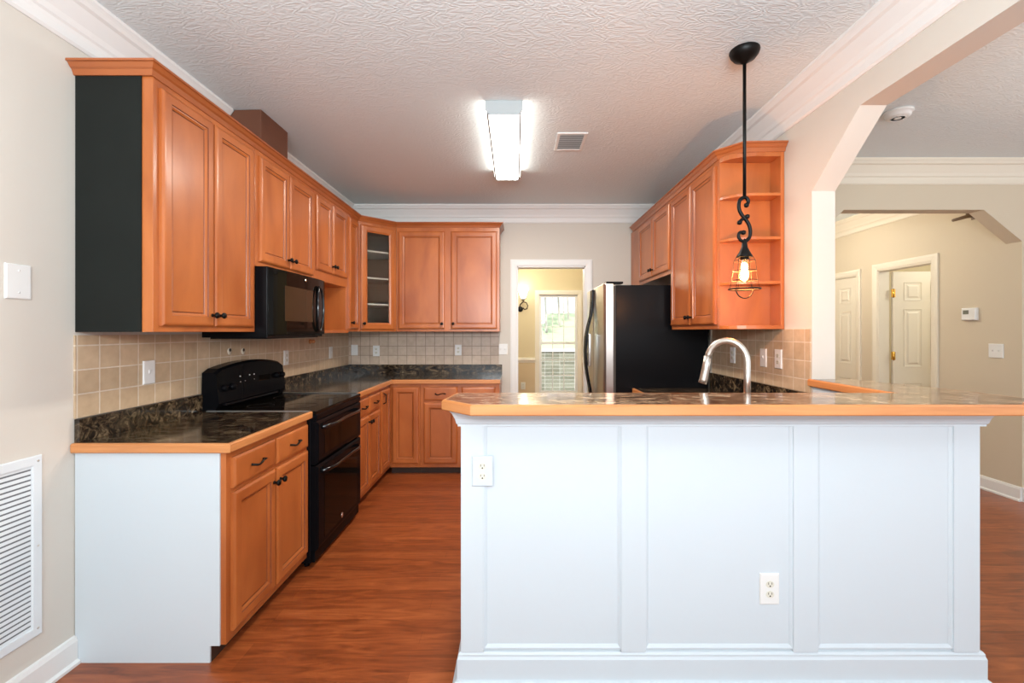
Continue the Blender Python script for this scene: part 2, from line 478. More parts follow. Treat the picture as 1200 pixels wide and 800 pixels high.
def casing(name, x0, x1, z1, y, w_=0.074, mat='trim', both=0.12):
    """door casing on a wall facing -y, around opening x0..x1, height z1"""
    prof = [(0, 0), (0, -0.012), (0.012, -0.016), (w_-0.02, -0.02), (w_, -0.016), (w_, 0)]
    b = MB()
    rs = []
    for (px, pz, sx, sz) in [(x0, 0, -1, 0), (x0, z1, -1, 1), (x1, z1, 1, 1), (x1, 0, 1, 0)]:
        rs.append([(px+sx*o, y+d, pz+sz*o) for o, d in prof])
    b.rings(rs, True, True)
    # jamb lining
    b.box(x0, x0+0.012, y-0.005, y+both, 0, z1); b.box(x1-0.012, x1, y-0.005, y+both, 0, z1); b.box(x0, x1, y-0.005, y+both, z1-0.012, z1)
    o = b.make(name, M[mat])
    return struct(o)


casing('trim_5', DX0, DX1, DZ, YB)
# hall door casings (turned to face -x): build facing -y then rotate
o = casing('trim_6', -0.3315, 0.3315, 2.06, 0.0, 0.07, 'trimtan', 0.115); o.location = (XH, (4.437+5.10)/2, 0); o.rotation_euler = (0, 0, -PI/2)
o = casing('trim_7', -0.355, 0.355, 2.045, 0.0, 0.065, 'trimtan', 0.03); o.location = (XH, (5.41+6.12)/2, 0); o.rotation_euler = (0, 0, -PI/2)


# six panel doors
def six_panel(name, w_, h_, mat, loc, rz):
    b = MB(); T = 0.035
    b.box(0, w_, 0, T, 0.01, h_)
    st = 0.115*w_/0.71; mid = 0.10*w_/0.71; pw = (w_-2*st-mid)/2
    for x in (st, st+pw+mid):
        for z0, z1 in ((0.24, 0.80), (0.98, 1.62), (1.72, h_-0.12)):
            b.rect_rings(x, x+pw, z0, z1, [(0, 0.0), (0, -0.006), (0.012, -0.001), (0.03, -0.001), (0.045, -0.008)])
            rs = [[(x+i, T-y, z0+i), (x+pw-i, T-y, z0+i), (x+pw-i, T-y, z1-i), (x+i, T-y, z1-i)] for i, y in [(0, 0.0), (0, -0.006), (0.012, -0.001), (0.03, -0.001), (0.045, -0.008)]]
            b.rings(rs)
    o = struct(b.make(name, M[mat]))
    o.location = loc; o.rotation_euler = (0, 0, rz)
    return o


# open bedroom door: hinged at the far jamb, opened away from the hall
d2 = six_panel('door_2', 0.68, 2.04, 'trimtan', (4.232, 5.062, 0.0), -0.08)
for z in (1.80, 1.10, 0.3):
    hb = MB(); hb.box(-0.028, 0.012, -0.012, -0.002, z-0.045, z+0.045); hb.tube([(-0.008, -0.012, z-0.05), (-0.008, -0.012, z+0.05)], 0.007, 8)
    hb.make('hinge', M['brass'], d2)
d1 = six_panel('door_1', 0.70, 2.03, 'trimtan', (XH+0.012, 6.115, 0.0), -PI/2)
for z in (1.80, 1.05):
    hb = MB(); hb.tube([(0.694, -0.008, z-0.045), (0.694, -0.008, z+0.045)], 0.006, 8)
    hb.make('hinge', M['iron'], d1)

# breakfast room window: casing, sashes with muntins, panes
wf = thing('window_1', 'tall white window', 'window'); del wf['label']; del wf['category']; wf['kind'] = 'structure'
b = MB()
rs = []
prof = [(0, 0), (0, -0.014), (0.05, -0.022), (0.07, -0.018), (0.07, 0)]
loop = [(WX0, WZ0, -1, -1), (WX1, WZ0, 1, -1), (WX1, WZ1, 1, 1), (WX0, WZ1, -1, 1)]
for (px, pz, sx, sz) in loop+loop[:1]:
    rs.append([(px+sx*o_, YF+d, pz+sz*o_) for o_, d in prof])
b.rings(rs, False, False); b.box(WX0-0.09, WX1+0.09, YF-0.05, YF, WZ0-0.1, WZ0-0.07)
b.make('window_casing', M['trimtan'], wf)


def sash(z0, z1, y, rows):
    b = MB(); x0, x1 = WX0, WX1; s_ = 0.04
    b.box(x0, x0+s_, y, y+0.03, z0, z1); b.box(x1-s_, x1, y, y+0.03, z0, z1)
    b.box(x0+s_, x1-s_, y, y+0.03, z0, z0+s_); b.box(x0+s_, x1-s_, y, y+0.03, z1-s_, z1)
    for k in (1, 2):
        xm = x0+s_+(x1-x0-2*s_)*k/3; b.box(xm-0.006, xm+0.006, y+0.006, y+0.024, z0+s_, z1-s_)
    for k in range(1, rows):
        zm = z0+s_+(z1-z0-2*s_)*k/rows; b.box(x0+s_, x1-s_, y+0.007, y+0.023, zm-0.005, zm+0.005)
    b.make('window_sash', M['trim'], wf)
    MB().box(x0+s_, x1-s_, y+0.013, y+0.017, z0+s_, z1-s_).make('window_pane', M['glass'], wf)


sash(1.16, WZ1, YF+0.05, 3); sash(WZ0, 1.20, YF+0.02, 3)
# chair rail
b = MB()
rp = [(0, 0.86), (0.014, 0.862), (0.02, 0.89), (0.03, 0.90), (0.03, 0.925), (0.02, 0.94), (0, 0.945)]
b.sweep(rp, [(-2.2, YF), (0.32, YF)]); b.sweep(rp, [(1.09, YF), (1.60, YF)])
struct(b.make('trim_8', M['trimtan']))
struct(MB().box(-3.2, 5.5, 9.01, 22, -0.35, -0.25).make('ground', M['lawn']))
struct(MB().prism([(10.72, -0.24), (10.72, 0.80), (14, 1.25), (22, 2.25), (22, -0.24)], -3.2, 5.5, 'yz').make('ground_slope', M['lawn']))
struct(MB().box(-3.2, 5.5, 7.61, 10.4, -0.25, -0.10).make('patio', M['patio']))

# ------------------------------------------------------------------ cabinet parts
DP = [(0, 0.0), (0, -0.012), (0.008, -0.0185), (0.016, -0.020), (0.046, -0.020), (0.0475, -0.014), (0.051, -0.0135), (0.060, -0.008), (0.0615, -0.0045), (0.064, -0.0045), (0.066, -0.0075), (0.09, -0.0075)]


def knob(parent, x, z, y=-0.02):
    MB().lathe([(0.009, 0), (0.0065, -0.006), (0.006, -0.014), (0.013, -0.019), (0.0155, -0.024), (0.013, -0.030), (0.004, -0.032)], (x, y, z), 'y', 14).make('knob', M['iron'], parent)


def pull(parent, x, z, y=-0.02, vert=False, L=0.095):
    pts = []
    for t in [0, .06, .14, .25, .38, .5, .62, .75, .86, .94, 1]:
        a = (t-0.5)*L
        wob = 0.006*math.sin((t-0.5)*2*PI)
        d = y - (0.0 if t in (0, 1) else 0.024*min(1, math.sin(PI*t)*2.2))
        pts.append((x+wob, d, z+a) if vert else (x+a, d, z+wob))
    b = MB(); b.tube(pts, [0.006, .0055, .005, .0045, .0045, .0055, .0045, .0045, .005, .0055, .006], 8)
    b.make('pull', M['iron'], parent)


def door(parent, x0, x1, z0, z1, hw=None, mat='wood', name='door', glass=False):
    b = MB()
    if not glass:
        b.rect_rings(x0, x1, z0, z1, DP)
    else:
        prof = [(0.066, -0.001), (0, -0.001), (0, -0.012), (0.008, -0.0185), (0.016, -0.020), (0.05, -0.020), (0.056, -0.016), (0.066, -0.012), (0.066, -0.001)]
        b2 = []
        for i, y in prof: b2.append([(x0+i, y, z0+i), (x1-i, y, z0+i), (x1-i, y, z1-i), (x0+i, y, z1-i)])
        b.rings(b2, False, False)
    o = b.make(name, M[mat], parent, mat2=None if glass else M['glaze'], idx=[4*k+j for k in (4, 7, 8) for j in range(4)])
    if glass: MB().box(x0+0.06, x1-0.06, -0.009, -0.006, z0+0.06, z1-0.06).make('glass_pane', M['glass'], o)
    if hw:
        k, x, z = hw
        if k == 'knob': knob(o, x, z)
        else: pull(o, x, z, vert=(k == 'vpull'))
    return o


def drawer(parent, x0, x1, z0, z1):
    b = MB(); b.rect_rings(x0, x1, z0, z1, [(0, 0), (0, -0.012), (0.008, -0.0185), (0.016, -0.020), (0.03, -0.020)])
    o = b.make('drawer', M['wood'], parent)
    pull(o, (x0+x1)/2, (z0+z1)/2)
    return o


UZ0, UZ1 = 1.372, 2.440
# ---- left upper run (facing +x; local x -> +Y, local y -> -X)
XF = -1.509
UD = XF-XL-0.003   # depth


def left_upper(y0, y1, z0, label, doors, dz0):
    t = thing('upper_cabinet', label, 'cabinet', (XF, y0, 0), PI/2, 'wooden wall cabinets')
    w_ = y1-y0
    MB().box(0, w_, 0, UD, z0, UZ1).make('body', M['wood'], t, 0.0015)
    for d0, d1, kx in doors:
        door(t, d0-y0, d1-y0, dz0, 2.405, ('knob', kx-y0, dz0+0.055))
    return t


t = left_upper(1.883, 2.618, UZ0, 'tall wooden wall cabinet with a black painted end panel, nearest on left wall', [(1.915, 2.243, 2.222), (2.252, 2.585, 2.275)], 1.398)
# black painted near side: local x=0 face, faces -Y
MB().box(-0.006, 0, 0.045, UD, UZ0, UZ1-0.002).make('end_panel', M['chalk'], t)['label'] = 'black chalkboard painted end panel'
left_upper(2.620, 3.378, 1.755, 'short wooden wall cabinet directly above the black microwave', [(2.650, 2.992, 2.966), (3.002, 3.350, 3.028)], 1.785)
# cabinet with open niche
y0, y1 = 3.380, 4.058
t = thing('upper_cabinet', 'wooden wall cabinet with short doors and an open niche underneath, beside the microwave', 'cabinet', (XF, y0, 0), PI/2, 'wooden wall cabinets')
w_ = y1-y0
b = MB(); b.box(0, w_, 0, UD, 1.765, UZ1); b.box(0, 0.018, 0, UD, UZ0, 1.765); b.box(w_-0.035, w_, 0, UD, UZ0, 1.765)
b.box(0.018, w_-0.035, UD-0.012, UD, UZ0, 1.765); b.make('body', M['wood'], t, 0.0015)
MB().box(0.0, w_, -0.012, UD-0.012, UZ0-0.012, UZ0+0.012).make('niche_shelf', M['wood'], t, 0.002)
door(t, 0.028, 0.325, 1.842, 2.405, ('knob', 0.303, 1.90)); door(t, 0.333, w_-0.04, 1.842, 2.405, ('knob', 0.356, 1.90))
left_upper(4.060, 4.338, UZ0, 'narrow single door wooden wall cabinet between the niche and the glass corner cabinet', [(4.085, 4.315, 4.108)], 1.398)
# ---- diagonal corner cabinet with glass door
t = thing('upper_cabinet', 'diagonal corner wall cabinet with a glass door showing shelves', 'cabinet', (XF, 4.340, 0), PI/4, 'wooden wall cabinets')
inv = Matrix.Rotation(-PI/4, 4, 'Z') @ Matrix.Translation((-XF, -4.340, 0))


def loc2(p):
    q = inv @ Vector((p[0], p[1], 0)); return (q.x, q.y)


CX = -1.220; CY = 4.630
pent = [loc2(p) for p in [(XL+0.003, 4.340), (XF, 4.340), (CX, CY), (CX, YB-0.003), (XL+0.003, YB-0.003)]]
LD = math.hypot(CX-XF, CY-4.340)
b = MB(); b.prism(pent, UZ0, UZ0+0.02); b.prism(pent, UZ1-0.03, UZ1)
for i, j in ((0, 1), (2, 3), (3, 4), (4, 0)):
    p, q = Vector(pent[i]), Vector(pent[j]); d = (q-p).normalized(); n_ = Vector((-d.y, d.x))*0.012
    b.prism([tuple(p), tuple(q), tuple(q+n_), tuple(p+n_)], UZ0+0.02, UZ1-0.03)
b.make('body', M['inner'], t)
b = MB(); b.box(0, 0.03, 0, 0.02, UZ0, UZ1); b.box(LD-0.03, LD, 0, 0.02, UZ0, UZ1); b.box(0.03, LD-0.03, 0, 0.02, UZ0, UZ0+0.03); b.box(0.03, LD-0.03, 0, 0.02, UZ1-0.035, UZ1)
b.make('face_frame', M['wood'], t, 0.001)
pin = [loc2(p) for p in [(XL+0.02, 4.356), (XF-0.01, 4.356), (CX-0.016, CY+0.012), (CX-0.016, YB-0.018), (XL+0.02, YB-0.018)]]
for z in (1.640, 1.900, 2.165):
    MB().prism(pin, z-0.008, z+0.008).make('shelf', M['almond'], t)
door(t, 0.022, LD-0.022, 1.392, 2.405, ('knob', 0.045, 1.45), glass=True)
# ---- back upper cabinet
t = thing('upper_cabinet', 'wide two door wooden cabinet on the back wall beside the doorway', 'cabinet', (CX+0.002, CY, 0), 0, 'wooden wall cabinets')
BW = 1.055
MB().box(0, BW, 0, YB-CY-0.003, UZ0, UZ1).make('body', M['wood'], t, 0.0015)
door(t, 0.022, 0.495, 1.398, 2.395, ('knob', 0.47, 1.452)); door(t, 0.560, 1.030, 1.398, 2.395, ('knob', 0.585, 1.452))
# cabinet crown
KP = [(0.0, -0.006), (0.006, -0.006), (0.010, 0.004), (0.014, 0.014), (0.022, 0.020), (0.030, 0.032), (0.033, 0.035), (0.040, 0.036), (0.040, 0.045), (0, 0.045)]
o = MB().sweep(KP, [(XL+0.002, 1.876), (XF, 1.876), (XF, 4.340), (CX, CY), (CX+BW+0.002, CY), (CX+BW+0.002, YB-0.002)], UZ1).make('cabinet_crown', M['wood_shaded'])
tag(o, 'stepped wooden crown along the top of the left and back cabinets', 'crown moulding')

# ---- right upper run (facing -x; local x -> -Y, local y -> +X)
XG = 1.262; RD = XR-XG-0.003; RZ0, RZ1 = 1.388, 2.445


def right_upper(y0, y1, z0, label, doors, dz0, dz1=2.41):
    t = thing('upper_cabinet', label, 'cabinet', (XG, y1, 0), -PI/2, 'wooden wall cabinets')
    w_ = y1-y0
    MB().box(0, w_, 0, RD, z0, RZ1).make('body', M['wood'], t, 0.0015)
    for d0, d1, k in doors:
        door(t, y1-d1, y1-d0, dz0, dz1, ('knob', y1-k, dz0+0.055))
    return t


right_upper(2.812, 3.648, RZ0, 'tall two door wooden wall cabinet between the open end shelves and refrigerator', [(2.835, 3.220, 3.195), (3.230, 3.628, 3.255)], 1.418)
t = right_upper(3.650, 4.610, 1.842, 'short two door wooden cabinet above the refrigerator', [(3.675, 4.115, 4.090), (4.125, 4.575, 4.150)], 1.875)
MB().box(-0.33, 0, 0.001, 0.03, 1.842, RZ1).make('filler_strip', M['wood'], t, 0.001)
# open end shelf unit
t = thing('end_shelf_unit', 'open corner shelf unit with rounded shelves at the end of the right wall cabinets', 'shelf', (0, 0, 0))
arc = [(1.264, 2.809), (1.272, 2.775), (1.295, 2.742), (1.33, 2.715), (1.375, 2.695), (1.43, 2.686)]
outl = arc + [(1.597, 2.684), (1.597, 2.809)]
b = MB(); b.box(1.264, 1.597, 2.799, 2.810, RZ0, RZ1); b.make('back_panel', M['wood'], t)
MB().box(1.576, 1.597, 2.686, 2.799, RZ0, RZ1-0.001).make('side_panel', M['wood'], t, 0.001)
shp = [(x, min(y, 2.7985)) for x, y in arc] + [(1.5755, 2.686), (1.5755, 2.7985)]
MB().prism(shp, RZ0, RZ0+0.022).make('bottom_panel', M['wood'], t, 0.001)
MB().prism(shp, RZ1-0.03, RZ1).make('top_panel', M['wood'], t, 0.001)
for z in (1.665, 1.930, 2.190):
    MB().prism(shp, z-0.009, z+0.009).make('shelf', M['wood'], t, 0.002)
o = MB().sweep(KP, [(XG, YB-0.105), (XG, 2.809), (1.36, 2.690), (1.597, 2.682)], RZ1).make('cabinet_crown', M['wood_shaded'])
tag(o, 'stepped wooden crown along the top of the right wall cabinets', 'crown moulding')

# ------------------------------------------------------------------ base cabinets
BXF = -1.205; BDp = BXF-XL-0.003; KZ = 0.070; CZ = 0.876


def base(name_label, loc, rz, w_, depth, fronts, kick=0.06, x_in=0.0):
    t = thing('base_cabinet', name_label, 'cabinet', loc, rz, 'wooden base cabinets')
    MB().box(0, w_, 0, depth, KZ, CZ).make('body', M['wood'], t, 0.0015)
    MB().box(x_in, w_, kick, depth, 0, KZ).make('toe_kick', M['kick'], t)
    for f in fronts:
        if f[0] == 'drawer': drawer(t, f[1], f[2], 0.712, 0.842)
        elif f[0] == 'door': door(t, f[1], f[2], 0.108, 0.692, f[3])
        else: door(t, f[1], f[2], 0.108, 0.842, f[3])
    return t


y0 = 1.883
t = base('wooden base cabinet with a white painted end panel, nearest on the left', (BXF, y0, 0), PI/2, 2.612-y0, BDp,
         [('drawer', 0.030, 0.360), ('drawer', 0.375, 0.712), ('door', 0.030, 0.360, ('knob', 0.338, 0.632)), ('door', 0.375, 0.712, ('knob', 0.397, 0.632))])
# white end panel with a toe notch (local y = into the wall)
o = MB().prism([(0.022, CZ), (BDp, CZ), (BDp, 0), (0.062, 0), (0.062, KZ), (0.022, KZ)], -0.007, 0, 'yz').make('end_panel', M['panel'], t)
o['label'] = 'white painted end panel'
y0 = 3.375
t = base('wooden base cabinet with two drawers and two doors just behind the range', (BXF, y0, 0), PI/2, 4.00-y0, BDp,
         [('drawer', 0.030, 0.302), ('drawer', 0.312, 0.600), ('door', 0.030, 0.302, ('knob', 0.283, 0.640)), ('door', 0.312, 0.600, ('knob', 0.332, 0.640))])
y0 = 4.002
t = base('narrow corner base cabinet on the left wall with one tall door', (BXF, y0, 0), PI/2, YB-0.004-y0, BDp, [('tall', 0.020, 0.290, ('vpull', 0.06, 0.77))])
BY = 4.340
base('base cabinet with one tall plain door in the back left corner', (BXF+0.003, BY, 0), 0, 0.29, YB-BY-0.003, [('tall', 0.022, 0.277, None)])
base('base cabinet on the back wall with two drawers, partly behind the peninsula', (BXF+0.295, BY, 0), 0, 0.757, YB-BY-0.003,
     [('drawer', 0.033, 0.355), ('drawer', 0.395, 0.718), ('door', 0.033, 0.355, None), ('door', 0.395, 0.718, None)])
# right wall base cabinet and peninsula cabinets on the kitchen side (mostly hidden by the bar)
base('base cabinet under the right counter beside the refrigerator, hidden by the bar', (0.985, 3.665, 0), -PI/2, 1.15, XR-0.985-0.003,
     [('drawer', 0.03, 0.55), ('drawer', 0.58, 1.12), ('door', 0.03, 0.55, ('knob', 0.52, 0.63)), ('door', 0.58, 1.12, ('knob', 0.61, 0.63))])
base('sink base cabinet behind the white peninsula wall', (0.98, 2.50, 0), PI, 1.13, 0.605,
     [('door', 0.03, 0.55, ('knob', 0.52, 0.63)), ('door', 0.58, 1.10, ('knob', 0.61, 0.63))])


# ------------------------------------------------------------------ countertops
def edge_strip(path, z0, z1, th, parent, name='wood_edge', mat='edge'):
    prof = [(0, z0), (th-0.003, z0), (th, z0+0.004), (th, z1-0.006), (th-0.006, z1), (0, z1)]
    return MB().sweep(prof, path).make(name, M[mat], parent)


CE = BXF+0.018
t = thing('countertop', 'dark speckled countertop between the left wall end and the range', 'countertop', group='dark laminate countertops')
MB().box(XL+0.003, CE, 1.872, 2.612, CZ+0.001, 0.914).make('slab', M['granite'], t)
edge_strip([(XL+0.003, 1.872), (CE, 1.872), (CE, 2.612)], CZ-0.002, 0.913, 0.016, t)
MB().box(XL+0.003, XL+0.024, 1.872, 2.612, 0.914, 1.010).make('backsplash_strip', M['granite'], t, 0.002)
MB().box(XL+0.05, CE, 2.602, 2.6155, 0.9145, 0.917).make('metal_strip', M['steel'], t)
t = thing('countertop', 'dark L-shaped countertop in the back left corner behind the range', 'countertop', group='dark laminate countertops')
BE = BY-0.018; RX = CX+BW+0.02
MB().prism([(XL+0.003, 3.375), (CE, 3.375), (CE, BE), (RX, BE), (RX, YB-0.003), (XL+0.003, YB-0.003)], CZ+0.001, 0.914).make('slab', M['granite'], t)
edge_strip([(CE, 3.375), (CE, BE), (RX, BE)], CZ-0.002, 0.913, 0.016, t)
MB().prism([(XL+0.003, 3.375), (XL+0.024, 3.375), (XL+0.024, YB-0.024), (RX, YB-0.024), (RX, YB-0.003), (XL+0.003, YB-0.003)], 0.914, 1.012).make('backsplash_strip', M['granite'], t)
MB().box(XL+0.05, CE+0.01, 3.371, 3.398, 0.9145, 0.918).make('metal_strip', M['steel'], t)
# right counter with sink opening
t = thing('countertop', 'lower dark countertop with the sink behind the raised bar', 'countertop', group='dark laminate countertops')
SX0, SX1, SY0, SY1 = 0.62, 1.30, 2.09, 2.44
b = MB(); z0, z1 = CZ+0.001, 0.914
b.box(-0.20, SX0, 1.882, 2.52, z0, z1); b.box(SX1, 1.597, 1.882, 2.52, z0, z1); b.box(SX0, SX1, 1.882, SY0, z0, z1); b.box(SX0, SX1, SY1, 2.52, z0, z1)
b.box(0.965, 1.597, 2.52, 3.672, z0, z1); b.make('slab', M['granite'], t)
edge_strip([(0.965, 3.672), (0.965, 2.52), (-0.20, 2.52), (-0.20, 1.882)][::1], CZ-0.002, 0.913, 0.016, t)
MB().box(1.576, 1.597, 2.445, 3.672, 0.914, 1.040).make('backsplash_strip', M['granite'], t)
t = thing('sink', 'stainless steel sink basin set in the counter behind the bar', 'sink', (0, 0, 0))
rs = []
for ins, z in [(-0.012, 0.9142), (-0.012, 0.918), (0.006, 0.918), (0.012, 0.90), (0.03, 0.745), (0.07, 0.735)]:
    rs.append([(SX0+ins, SY0+ins, z), (SX1-ins, SY0+ins, z), (SX1-ins, SY1-ins, z), (SX0+ins, SY1-ins, z)])
MB().rings(rs, False, True).make('basin', M['steel'], t, 0.002)
MB().lathe([(0.0, 0.7365), (0.04, 0.7365), (0.042, 0.739), (0.03, 0.7395), (0.0, 0.738)], (0.96, 2.26, 0)).make('drain', M['chrome'], t)

# bar top
t = thing('bar_top', 'raised brown laminate bar top with orange oak edging on the white peninsula', 'countertop')
bar = [(-0.152, 1.600), (1.790, 1.600), (1.965, 1.735), (1.915, 2.08), (1.800, 2.437), (1.602, 2.437), (1.602, 1.890), (-0.235, 1.890), (-0.262, 1.715)]
BZ0, BZ1 = 1.078, 1.117
MB().prism(bar, BZ0+0.004, BZ1).make('slab', M['granite_bar'], t)
path = [(-0.235, 1.890), (-0.262, 1.715), (-0.152, 1.600), (1.790, 1.600), (1.965, 1.735), (1.915, 2.08), (1.800, 2.437)]
edge_strip(path, BZ0, BZ1-0.0005, 0.016, t)
edge_strip([(1.600, 2.455), (1.600, 1.890), (-0.235, 1.890)][0:3], BZ0, BZ1-0.0005, 0.014, t)

# peninsula
t = thing('peninsula', 'white panelled breakfast bar wall with battens and baseboard', 'kitchen island')
PF = 1.772; PX0, PX1 = -0.212, 1.820
b = MB(); b.prism([(PX0, PF), (PX1, PF), (PX1, 2.437), (1.603, 2.437), (1.603, 1.880), (PX0, 1.880)], 0, BZ0-0.001); b.make('body', M['island'], t)
st = [(540, 567), (728, 757), (930, 959), (1118, 1147.5)]
sI = 530/(PF-0.012)
for a, c in st:
    MB().box((a-604)/sI, (c-604)/sI, PF-0.012, PF-0.0005, 0.125, 1.01).make('batten', M['island'], t, 0.0015)
b = MB()
for (a, c) in ((567, 728), (757, 930), (959, 1118)):
    x0, x1 = (a-604)/sI, (c-604)/sI; z0, z1 = 0.135, 1.008
    rs = []
    for i, y in [(0, 0), (0, -0.007), (0.004, -0.007), (0.012, -0.0015), (0.012, 0)]:
        rs.append([(x0+i, PF+y, z0+i*1.4), (x1-i, PF+y, z0+i*1.4), (x1-i, PF+y, z1-i*0.5), (x0+i, PF+y, z1-i*0.5)])
    b.rings(rs, False, False)
b.make('panel_moulding', M['island'], t)
TP = [(0, 1.005), (0.013, 1.005), (0.013, 1.012), (0.018, 1.018), (0.022, 1.035), (0.034, 1.060), (0.040, 1.066), (0.040, BZ0-0.001), (0, BZ0-0.001)]
MB().sweep(TP, [(PX0, 1.879), (PX0, PF), (PX1, PF), (PX1, 2.437)]).make('top_moulding', M['island'], t)
IB = [(0, 0), (0.032, 0), (0.032, 0.010), (0.022, 0.018), (0.015, 0.020), (0.015, 0.098), (0.011, 0.108), (0.011, 0.116), (0.006, 0.124), (0, 0.126)]
MB().sweep(IB, [(PX0, 1.879), (PX0, PF), (PX1, PF), (PX1, 2.437)]).make('baseboard', M['island'], t)

# ------------------------------------------------------------------ tiles
tag(MB().box(XL+0.0005, XL+0.008, 1.872, YB-0.009, 1.013, UZ0-0.014).make('tile_backsplash', M['tile_side']), 'beige square tiled backsplash on the left wall', 'backsplash')
tag(MB().box(XL+0.009, RX-0.035, YB-0.008, YB-0.0005, 1.013, UZ0-0.001).make('tile_backsplash', M['tile_back']), 'beige tiled backsplash on the back wall with dark grout', 'backsplash')
tag(MB().box(XR-0.008, XR-0.0005, 2.445, 3.66, 1.041, RZ0-0.001).make('tile_backsplash', M['tile_side']), 'beige tiled backsplash on the right wall behind the faucet', 'backsplash')


# ------------------------------------------------------------------ outlets and switches (local: front faces -y, centre origin)
def plate(kind, label, loc, rz, w_=0.072, h_=0.116, mat='white', nm=None):
    nm = nm or {'outlet': 'wall_outlet', 'switch': 'light_switch', 'blank': 'blank_plate'}[kind]
    t = thing(nm, label, {'outlet': 'outlet', 'switch': 'light switch', 'blank': 'wall plate'}[kind], loc, rz, 'outlets and switch plates')
    MB().rect_rings(-w_/2, w_/2, -h_/2, h_/2, [(0, 0), (0, -0.003), (0.003, -0.006), (0.006, -0.0065)]).make('cover_plate', M[mat], t)
    if kind == 'outlet':
        for s_ in (-0.0195, 0.0195):
            b = MB(); pts = [(0.016*math.cos(a)*1.0, s_+0.0135*math.sin(a)) for a in [2*PI*k/16 for k in range(16)]]
            b.prism(pts, -0.0085, -0.006, 'xz'); r_ = b.make('receptacle', M['almond'], t)
            q = MB(); q.box(-0.0075, -0.0055, -0.0092, -0.0085, s_+0.000, s_+0.008); q.box(0.0055, 0.0075, -0.0092, -0.0085, s_+0.000, s_+0.008)
            q.prism([(0.003*math.cos(a), s_-0.006+0.003*math.sin(a)) for a in [2*PI*k/10 for k in range(10)]], -0.0092, -0.0085, 'xz')
            q.make('slots', M['slot'], r_)
    elif kind == 'switch':
        n = 2 if w_ > 0.1 else 1
        for k in range(n):
            cx = 0 if n == 1 else (-0.023 if k == 0 else 0.023)
            b = MB(); b.prism([(-0.0062, -0.010), (-0.0062, 0.012), (-0.013, 0.010)], cx-0.005, cx+0.005, 'yz')
            b.make('toggle', M[mat], t)
    else:
        for s_ in (-0.04, 0.04): MB().lathe([(0.0035, -0.0075), (0.0035, -0.0064)], (0, 0, s_), 'y', 10).make('screw', M['white'], t)
    return t


L_, B_, R_ = PI/2, 0, -PI/2


def onl(px, py, off=0.0005):   # left wall point
    Y = (XL+off)*530/(px-604); return (XL+off, Y, EYE+(388-py)*Y/530)


def onr(px, py, X):
    Y = X*530/(px-604); return (X, Y, EYE+(388-py)*Y/530)


def onb(px, py, Y):
    return ((px-604)*Y/530, Y, EYE+(388-py)*Y/530)


plate('blank', 'blank white wall plate on the left wall in front of the cabinets', onl(20.5, 330), L_, 0.088, 0.128)
plate('switch', 'white switch plate on the left tile nearest the white end panel', onl(174, 436, 0.009), L_)
plate('outlet', 'white outlet on the left tile just behind the range backguard', onl(335, 419, 0.009), L_)
plate('switch', 'white switch plate on the left tile near the back corner', onl(387.5, 413, 0.009), L_)
plate('switch', 'leftmost white switch plate on the back tile, by the corner', onb(415.5, 410, YB-0.009), B_)
plate('outlet', 'white outlet on the back tile, second from the left corner', onb(441, 411, YB-0.009), B_)
plate('outlet', 'white outlet on the back tile below the right door of the wide cabinet', onb(537, 410, YB-0.009), B_)
plate('switch', 'double white switch plate between the back tile and the doorway', onb(589, 409, YB-0.0005), B_, 0.112)
plate('outlet', 'white outlet on the right tile framed by the faucet arch', onr(859, 416, XR-0.009), R_)
plate('switch', 'white switch plate on the right tile just right of the faucet', onr(895, 419, XR-0.009), R_)
plate('outlet', 'white outlet on the right tile nearest the wall end', onr(912.5, 420.5, XR-0.009), R_)
plate('outlet', 'upper outlet on the white peninsula at its left batten', (-0.128, PF-0.0125, EYE-(551.5-388)/sI), B_, 0.082, 0.118, 'island')
plate('outlet', 'lower outlet on the middle panel of the white peninsula', ((901-604)/299, PF-0.0005, EYE-(689-388)/299.0), B_, 0.076, 0.122)
plate('outlet', 'outlet low on the yellow wall seen through the doorway', onb(613, 452, YF-0.009), B_, mat='almond')
plate('switch', 'double white switch plate on the hall wall below the thermostat', onr(1167.5, 411, XH-0.0005), R_, 0.12, 0.12)

# thermostat
t = thing('thermostat', 'small white thermostat on the hall wall', 'thermostat', onr(1138, 368, XH-0.0005), R_)
MB().rect_rings(-0.065, 0.065, -0.055, 0.055, [(0, 0), (0, -0.022), (0.006, -0.028), (0.01, -0.028)]).make('housing', M['white'], t)
MB().box(-0.045, 0.005, -0.0295, -0.028, 0.0, 0.036).make('display', M['lcd'], t)
# holes in the left tile
for px, lab in ((269, 'round dark hole in the left tile above the range, the nearer one'), (285, 'round dark hole in the left tile above the range, the farther one')):
    t = thing('anchor_hole', lab, 'hole', onl(px, 410, 0.0085), L_, 'tile holes above the range')
    MB().lathe([(0.022, 0), (0.022, -0.001), (0.012, -0.003), (0.0, -0.0032)], (0, 0, -0.008), 'y', 16).make('plaster_patch', M['trimtan'], t)
    MB().lathe([(0.011, -0.003), (0.011, -0.0042), (0.0, -0.0042)], (0, 0, 0.0), 'y', 14).make('hole_rim', M['slot'], t)
t = thing('wooden_hook', 'small orange wooden knob on the left tile below the niche', 'hook', onl(363, 400, 0.0085), L_)
MB().lathe([(0.02, 0), (0.02, -0.01), (0.012, -0.02), (0.018, -0.035), (0.012, -0.045), (0, -0.047)], (0, 0, 0), 'y', 16).make('peg', M['edge'], t)

